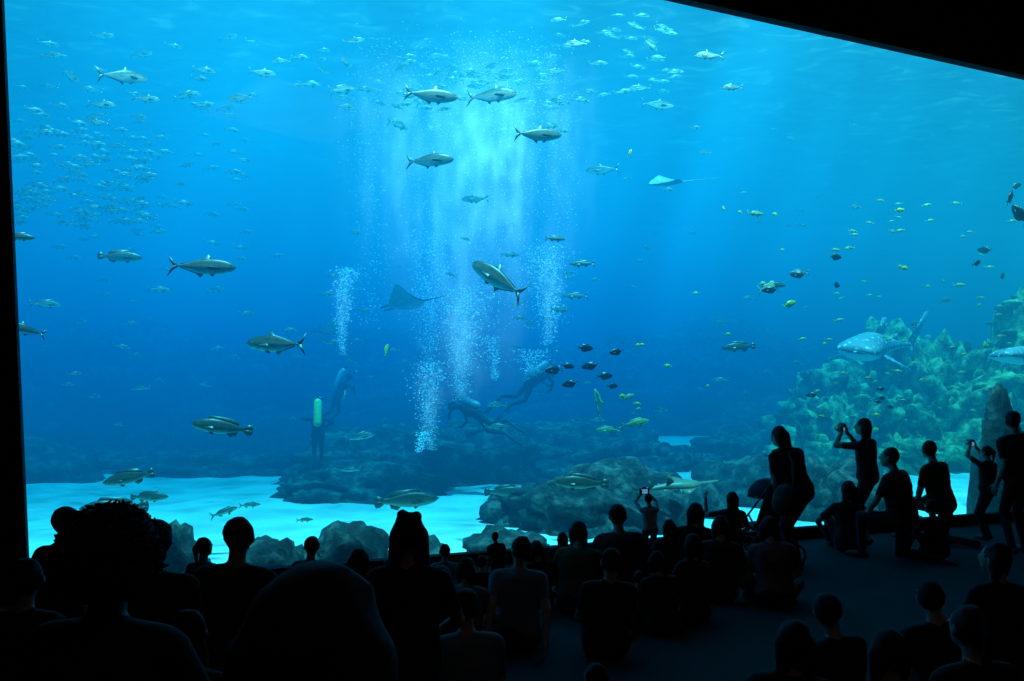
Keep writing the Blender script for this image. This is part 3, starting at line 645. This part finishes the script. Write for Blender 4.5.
def shark_mesh(name):
    pr = np.array([(0, .015, .015, .075), (.015, .03, .03, .09), (.06, .05, .045, .105), (.15, .068, .06, .10), (.3, .085, .07, .085), (.45, .075, .06, .07), (.6, .05, .042, .045), (.75, .03, .026, .025), (.88, .016, .016, .014), (.93, .014, .014, .008)])
    ts = np.linspace(0, .93, 40); R = 24; V = []; Fc = []; C = []; back = np.array((.22, .29, .30)); bel = np.array((.7, .7, .66))
    for t in ts:
        hu, hl, w = [np.interp(t, pr[:, 0], pr[:, k]) for k in (1, 2, 3)]; yb = .25*max(0, t-.35)**1.7
        for k in range(R):
            a = 2*math.pi*k/R; s = math.sin(a); V.append((.5-t, math.cos(a)*w+yb, s*(hu if s > 0 else hl))); C.append(back if s > -.35 else bel)
    n = len(ts)
    for i in range(n-1):
        for k in range(R): Fc.append((i*R+k, i*R+(k+1) % R, (i+1)*R+(k+1) % R, (i+1)*R+k))
    Fc.append(tuple(range(R))[::-1]); Fc.append(tuple((n-1)*R+k for k in range(R)))
    def fin(pts, th, tt, col=back):
        v, f = finfaces(pts, th, tt); o = len(V); V.extend([tuple(x) for x in v]); Fc.extend([tuple(i+o for i in q) for q in f]); C.extend([col]*len(v))
    yb = lambda t: .25*max(0, t-.35)**1.7
    fin([(.08, yb(.42), .07), (-.02, yb(.5), .16), (-.045, yb(.54), .16), (-.04, yb(.54), .06)], (0, 1, 0), .006)
    fin([(-.2, yb(.7), .035), (-.25, yb(.75), .07), (-.265, yb(.76), .03)], (0, 1, 0), .004)
    fin([(-.4, yb(.9), .012), (-.56, yb(1.05), .2), (-.585, yb(1.07), .2), (-.475, yb(.97), 0)], (0, 1, 0), .005)
    fin([(-.4, yb(.9), -.012), (-.475, yb(.97), 0), (-.515, yb(1), -.1), (-.49, yb(1), -.1)], (0, 1, 0), .005)
    for s in (1, -1): fin([(.24, s*.08, -.03), (.13, s*.20, -.09), (.09, s*.21, -.10), (.12, s*.08, -.035)], (0, 0, 1), .006)
    for s in (1, -1):
        v, f = ellipsoid((.455, s*.095, .0), (.008, .006, .008), None, 8, 6); o = len(V); V.extend([tuple(x) for x in v]); Fc.extend([tuple(i+o for i in q) for q in f]); C.extend([(.01, .01, .01)]*len(v))
    v, f = ellipsoid((.497, 0, -.004), (.01, .06, .006), None, 12, 6); o = len(V); V.extend([tuple(x) for x in v]); Fc.extend([tuple(i+o for i in q) for q in f]); C.extend([(.02, .02, .02)]*len(v))
    return fmesh(name, [(np.array(V), Fc, np.array(C))], ws_m)
wsm = shark_mesh('whale_shark')
o = obj('whale_shark', wsm, at(876, 346, 19.4)); o.scale = (4.4,)*3; o.rotation_euler = (math.radians(-10), math.radians(6), math.radians(234))
o = obj('whale_shark', wsm, at(1034, 357, 18)); o.scale = (2.7,)*3; o.rotation_euler = (0, 0, math.radians(208))
# rays
def ray_mesh(name, back=(.05, .07, .08), manta=True):
    V = []; Fc = []; C = []; n = 17; mrow = 11
    for sgn in (1, -1):
        for i in range(n):
            u = i/(n-1)*2-1; au = abs(u)
            if manta: le = .26-.30*au**1.3; tr_ = -.3+.27*au**.7-.06*au
            else: le = .42*(1-au**1.8); tr_ = -.35*(1-au**1.5)
            if au > .98: tr_ = le-.02
            for j in range(mrow):
                v = j/(mrow-1); y = le+(tr_-le)*v; th = .055*(1-au)**.8*math.sin(math.pi*min(1, v*.9+.05))+.002
                V.append((y, u*.5, sgn*th+.12*au*au)); C.append(np.array(back) if sgn > 0 else np.array((.35, .4, .4)))
        o0 = 0 if sgn > 0 else n*mrow
        for i in range(n-1):
            for j in range(mrow-1):
                q = (o0+i*mrow+j, o0+i*mrow+j+1, o0+(i+1)*mrow+j+1, o0+(i+1)*mrow+j); Fc.append(q if sgn > 0 else q[::-1])
    def addc(v, f, c): o = len(V); V.extend([tuple(x) for x in v]); Fc.extend([tuple(i+o for i in q) for q in f]); C.extend([np.array(c)]*len(v))
    addc(*capsule((-.28, 0, 0), (-.6 if manta else -1.2, 0, .02), .012, .002, 8, 2), back)
    if manta:
        for s in (1, -1): addc(*capsule((.24, s*.08, 0), (.36, s*.07, -.02), .02, .012, 8, 2), back)
    for s in (1, -1): addc(*ellipsoid((.2, s*.09, .04), (.015, .01, .015), None, 8, 6), (.01, .01, .01))
    return fmesh(name, [(np.array(V), Fc, np.array(C))])
mr = ray_mesh('manta_ray')
o = obj('manta_ray', mr, at(406, 304, 17.0)); o.scale = (1.5,)*3; o.rotation_euler = (math.radians(10), math.radians(8), math.radians(168))
o = obj('manta_ray', mr, at(330, 330, 21)); o.scale = (1.3,)*3; o.rotation_euler = (math.radians(-25), 0, math.radians(190))
o = obj('spotted_ray', ray_mesh('spotted_ray', (.3, .4, .4), False), at(668, 183, 17)); o.scale = (1.0,)*3; o.rotation_euler = (math.radians(-20), math.radians(8), math.radians(192))
# sawfish resting near the sand
def sawfish():
    pr = np.array([(0, .008, .008, .012), (.22, .008, .008, .018), (.24, .02, .01, .05), (.35, .045, .02, .10), (.45, .055, .02, .085), (.6, .045, .02, .05), (.8, .025, .015, .025), (.95, .012, .01, .01)])
    ts = np.linspace(0, .95, 30); R = 14; V = []; Fc = []; C = []; bk = np.array((.22, .22, .15)); bl = np.array((.6, .6, .5))
    for t in ts:
        hu, hl, w = [np.interp(t, pr[:, 0], pr[:, k]) for k in (1, 2, 3)]
        for k in range(R):
            a = 2*math.pi*k/R; s = math.sin(a); V.append((.5-t, math.cos(a)*w, s*(hu if s > 0 else hl))); C.append(bk if s > -.3 else bl)
    n = len(ts)
    for i in range(n-1):
        for k in range(R): Fc.append((i*R+k, i*R+(k+1) % R, (i+1)*R+(k+1) % R, (i+1)*R+k))
    Fc.append(tuple(range(R))[::-1]); Fc.append(tuple((n-1)*R+k for k in range(R)))
    def fin(pts, th, tt=.003):
        v, f = finfaces(pts, th, tt); o = len(V); V.extend([tuple(x) for x in v]); Fc.extend([tuple(i+o for i in q) for q in f]); C.extend([bk]*len(v))
    for s in (1, -1):
        fin([(.2, s*.08, 0), (.06, s*.2, 0), (.02, s*.19, 0), (.02, s*.06, 0)], (0, 0, 1)); fin([(-.1, s*.04, 0), (-.17, s*.1, 0), (-.18, s*.03, 0)], (0, 0, 1))
        for k in range(9): x = .3+k*.022; fin([(x, s*.014, 0), (x+.004, s*.03, 0), (x+.008, s*.014, 0)], (0, 0, 1), .002)
    fin([(-.02, 0, .04), (-.09, 0, .14), (-.12, 0, .13), (-.11, 0, .03)], (0, 1, 0)); fin([(-.25, 0, .025), (-.31, 0, .1), (-.33, 0, .1), (-.32, 0, .015)], (0, 1, 0)); fin([(-.42, 0, .01), (-.52, 0, .1), (-.5, 0, 0), (-.5, 0, -.05), (-.44, 0, -.01)], (0, 1, 0))
    return fmesh('sawfish', [(np.array(V), Fc, np.array(C))])
sf = sawfish()
o = obj('sawfish', sf, at(676, 486, 12.6)); o.scale = (1.5,)*3; o.rotation_euler = (math.radians(22), math.radians(-5), math.radians(15))

# ------------------------------------------------------------ DIVERS
wet = (.015, .015, .018); tank_g = surf('scuba_tank_paint', (.6, .9, .2), .35, .05); tank_w = surf('scuba_tank_paint_grey', (.45, .45, .45), .3, .05); finm = surf('fin_rubber', (.03, .03, .04), .6)
mask_m = surf('mask_glass', (.3, .5, .6), .1); regm = surf('regulator_rubber', (.02, .02, .02), .5)
def diver(px, py, D, rot, tm, H=1.75):
    me, hs, hc = human_mesh('scuba_diver', 'swim', 'swim', 'cap', H, (wet, wet, wet, wet), 0, -20, longsleeve=True)
    root = bpy.data.objects.new('scuba_diver', None); COL.objects.link(root); root.location = at(px, py, D); root.rotation_euler = [math.radians(a) for a in rot]
    o = obj('diver_body', me, (0, 0, -1.0), root)
    g = Geo(); g.add(*capsule((0, -.2, -.02), (0, -.2, .45), .09, .09, 16, 4), 0); g.add(*capsule((0, -.2, .5), (0, -.2, .58), .03, .03, 10, 3), 1); g.add(*capsule((0, -.2, .56), (.12, 0, .58), .014, .014, 8, 2), 1); g.add(*capsule((.12, 0, .58), (.02, .12, .55), .014, .02, 8, 2), 1)
    obj('scuba_tank', g.mesh('scuba_tank', [tm, regm]), (0, 0, 0), root)
    g = Geo(); g.add(*ellipsoid((0, .11, .63), (.075, .03, .04)), 0); obj('dive_mask', g.mesh('dive_mask', [mask_m]), (0, 0, 0), root)
    g = Geo()
    for s, y in ((-1, -.07), (1, .18)):
        pts = [(s*.1-.045, y, -.98), (s*.1+.045, y, -.98), (s*.1+.1, y+.08, -1.45), (s*.1, y+.1, -1.42), (s*.1-.1, y+.08, -1.45)]; v, f = finfaces(pts, (0, 1, 0), .012); g.add(v, f)
    obj('swim_fins', g.mesh('swim_fins', [finm]), (0, 0, 0), root)
diver(472, 413, 17.6, (-70, 20, 70), tank_w, 1.6)
diver(535, 381, 18.6, (-60, 0, -60), tank_w, 1.6)
diver(318, 424, 18.0, (-15, 0, 10), tank_g, 1.4)
diver(341, 390, 21, (-30, 0, -60), tank_w, 1.5)

# ------------------------------------------------------------ BUBBLES
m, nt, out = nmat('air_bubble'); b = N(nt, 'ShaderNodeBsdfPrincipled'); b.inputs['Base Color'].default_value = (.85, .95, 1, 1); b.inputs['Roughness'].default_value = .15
lw = N(nt, 'ShaderNodeTexNoise'); lw.inputs['Scale'].default_value = 3; b.inputs['Emission Color'].default_value = (.25, .75, 1, 1)  # bubbles glow by emission to look lit
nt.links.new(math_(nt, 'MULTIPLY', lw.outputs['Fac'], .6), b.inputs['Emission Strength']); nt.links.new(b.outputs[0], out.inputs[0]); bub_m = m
iv, ifc = ellipsoid((0, 0, 0), (1, 1, 1), None, 6, 4)
def bubbles(name, n, px, D, py0, py1, w0, w1, r0, r1, seed, sway=.2):
    """w0 width at source, w1 at top (m)"""
    rr = random.Random(seed); g = Geo(); a = at(px, py0, D); bt = at(px, py1, D)
    for i in range(n):
        t = rr.random()**.9; w = w0+(w1-w0)*t; z = a.z+(bt.z-a.z)*t
        x = a.x+rr.gauss(0, .5)*w+sway*math.sin(z*1.3+seed)*t*.5; y = D+rr.gauss(0, .5)*w
        r = r0+(r1-r0)*rr.random()**4; g.add(iv*r*np.array((1.15, 1.15, .8))+np.array((x, y, z)), ifc)
    return obj(name, g.mesh(name, [bub_m]))
bubbles('rising_bubbles', 1600, 343, 17.5, 355, 268, .08, .28, .005, .022, 1)
bubbles('rising_bubbles', 3000, 462, 17.8, 402, 285, .15, .7, .005, .022, 2)
bubbles('rising_bubbles', 2000, 430, 18.0, 450, 362, .15, .45, .005, .022, 3)
bubbles('rising_bubbles', 2200, 548, 18.2, 345, 245, .15, .6, .005, .022, 4)
bubbles('rising_bubbles', 1000, 532, 18.6, 385, 350, .1, .5, .005, .022, 5)
bubbles('rising_bubbles', 400, 419, 16.5, 452, 432, .08, .15, .006, .018, 6)
bubbles('rising_bubbles', 600, 495, 18.0, 380, 335, .1, .25, .006, .018, 7)
bubbles('rising_bubbles', 2000, 428, 18.2, 365, 230, .2, .6, .005, .018, 8)
for k, (px, n, w) in enumerate(((372, 1800, .6), (428, 2800, .9), (480, 3600, 1.0), (520, 2200, .8), (552, 2200, .7))):
    bubbles('bubble_curtain', n, px, 18.0+.4*(k % 2), 330, 40, w*.6, w, .004, .014, 20+k, .4)

# rising plume of micro-bubbles, its bright look put in as volume emission
m, nt, out = nmat('micro_bubble_glow'); tc = N(nt, 'ShaderNodeTexCoord'); sx = N(nt, 'ShaderNodeSeparateXYZ'); nt.links.new(tc.outputs['Object'], sx.inputs[0])
def nse(sxv, szv, sc, det=3):
    cb = N(nt, 'ShaderNodeCombineXYZ'); nt.links.new(math_(nt, 'MULTIPLY', sx.outputs[0], sxv), cb.inputs[0]); nt.links.new(math_(nt, 'MULTIPLY', sx.outputs[1], sxv*.35), cb.inputs[1]); nt.links.new(math_(nt, 'MULTIPLY', sx.outputs[2], szv), cb.inputs[2])
    n = N(nt, 'ShaderNodeTexNoise'); n.inputs['Scale'].default_value = sc; n.inputs['Detail'].default_value = det; nt.links.new(cb.outputs[0], n.inputs['Vector']); return n.outputs['Fac']
def sstep(v, a, b_):
    r = N(nt, 'ShaderNodeMapRange'); r.interpolation_type = 'SMOOTHSTEP'; r.inputs[1].default_value = a; r.inputs[2].default_value = b_; nt.links.new(v, r.inputs[0]); return r.outputs[0]
X = sx.outputs[0]; Y = sx.outputs[1]; Z = sx.outputs[2]
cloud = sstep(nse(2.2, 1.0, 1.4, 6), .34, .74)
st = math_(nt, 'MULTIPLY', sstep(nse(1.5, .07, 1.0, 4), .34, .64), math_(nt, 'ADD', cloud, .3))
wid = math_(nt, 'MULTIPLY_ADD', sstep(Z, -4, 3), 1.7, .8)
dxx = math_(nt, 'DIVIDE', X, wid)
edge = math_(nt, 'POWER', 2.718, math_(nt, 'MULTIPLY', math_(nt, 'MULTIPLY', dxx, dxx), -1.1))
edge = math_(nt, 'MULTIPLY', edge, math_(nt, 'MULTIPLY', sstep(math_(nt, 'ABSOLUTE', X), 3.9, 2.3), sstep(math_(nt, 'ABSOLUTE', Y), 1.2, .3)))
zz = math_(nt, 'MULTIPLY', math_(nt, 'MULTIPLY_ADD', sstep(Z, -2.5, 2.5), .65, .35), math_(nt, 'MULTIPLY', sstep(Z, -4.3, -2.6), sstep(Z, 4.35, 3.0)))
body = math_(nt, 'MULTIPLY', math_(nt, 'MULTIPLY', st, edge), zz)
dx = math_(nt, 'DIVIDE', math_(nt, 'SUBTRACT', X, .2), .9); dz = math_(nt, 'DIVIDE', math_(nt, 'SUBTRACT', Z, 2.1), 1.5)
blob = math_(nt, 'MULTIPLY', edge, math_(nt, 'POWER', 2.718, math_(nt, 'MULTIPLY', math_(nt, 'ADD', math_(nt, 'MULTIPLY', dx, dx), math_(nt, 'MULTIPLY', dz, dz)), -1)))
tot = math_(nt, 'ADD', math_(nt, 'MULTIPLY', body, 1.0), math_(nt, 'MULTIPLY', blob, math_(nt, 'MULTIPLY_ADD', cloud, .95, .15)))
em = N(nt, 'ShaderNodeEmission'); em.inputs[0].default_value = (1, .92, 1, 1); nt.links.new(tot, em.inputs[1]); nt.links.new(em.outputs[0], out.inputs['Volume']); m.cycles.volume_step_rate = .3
g = Geo(); g.add(*boxgeo((0, 0, 0), (4.0, 1.3, 4.4))); obj('bubble_plume_glow', g.mesh('bubble_plume_glow', [m], False), (-.95, 18.5, 5.9))
# glow of fine exhaust bubbles by the divers, put in as volume emission
m, nt, out = nmat('exhaust_bubble_glow'); tc = N(nt, 'ShaderNodeTexCoord'); sx = N(nt, 'ShaderNodeSeparateXYZ'); nt.links.new(tc.outputs['Object'], sx.inputs[0])
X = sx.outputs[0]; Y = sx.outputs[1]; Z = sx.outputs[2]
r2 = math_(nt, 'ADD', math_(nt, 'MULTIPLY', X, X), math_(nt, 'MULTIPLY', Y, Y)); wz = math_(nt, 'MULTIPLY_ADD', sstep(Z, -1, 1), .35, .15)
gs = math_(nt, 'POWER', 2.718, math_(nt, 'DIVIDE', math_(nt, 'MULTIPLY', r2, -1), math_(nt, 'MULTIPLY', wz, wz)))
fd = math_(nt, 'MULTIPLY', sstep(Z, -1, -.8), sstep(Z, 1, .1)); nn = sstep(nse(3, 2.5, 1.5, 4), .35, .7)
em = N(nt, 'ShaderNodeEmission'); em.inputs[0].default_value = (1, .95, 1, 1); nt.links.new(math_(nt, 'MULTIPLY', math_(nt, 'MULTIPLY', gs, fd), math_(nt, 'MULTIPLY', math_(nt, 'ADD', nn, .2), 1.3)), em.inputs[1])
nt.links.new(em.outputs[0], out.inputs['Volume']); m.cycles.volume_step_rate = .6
g = Geo(); g.add(*boxgeo((0, 0, 0), (1, 1, 1))); mist = g.mesh('bubble_mist_glow', [m], False)
for px, D, y0, y1, w in ((343, 17.5, 355, 262, .42), (462, 17.8, 402, 280, .75), (430, 18, 450, 355, .6), (550, 18.2, 345, 240, .6)):
    a = at(px, (y0+y1)/2, D); o = obj('bubble_mist_glow', mist, a); o.scale = (w, w, (y0-y1)/F*D/2)

# ------------------------------------------------------------ LIGHTS
def light(name, typ, loc, rot, energy, col, **kw):
    l = bpy.data.lights.new(name, typ); l.energy = energy; l.color = col
    for k, v in kw.items(): setattr(l, k, v)
    o = bpy.data.objects.new(name, l); COL.objects.link(o); o.location = loc; o.rotation_euler = [math.radians(a) for a in rot]; return o
light('skylight_sun', 'SUN', (0, 20, 30), (5, 4, 0), 46, (.65, .97, 1), angle=.05)
c = Wp(8, 1.2)
light('fish_fill_light', 'AREA', (c[0], c[1], 9.6), (78, 0, math.degrees(ang)), 2300, (.6, .97, 1), shape='RECTANGLE', size=22, size_y=.6)  # added unseen area light, brightens the fish sides facing the window
light('hall_fill_light', 'AREA', (2, 1, 8.3), (0, 0, 0), 7, (1, .85, .75), size=3)  # added unseen warm fill, keeps the crowd faintly visible
w = bpy.data.worlds.new('World'); scene.world = w; w.use_nodes = True; w.node_tree.nodes['Background'].inputs[0].default_value = (0, 0, 0, 1)

cam = bpy.data.cameras.new('camera'); co = bpy.data.objects.new('camera', cam); COL.objects.link(co)
co.location = (0, 0, EYE); co.rotation_euler = (math.radians(90), 0, 0); cam.lens = 28; cam.sensor_width = 36; cam.shift_y = 59.5/1024; cam.clip_start = .05; cam.clip_end = 200
scene.camera = co
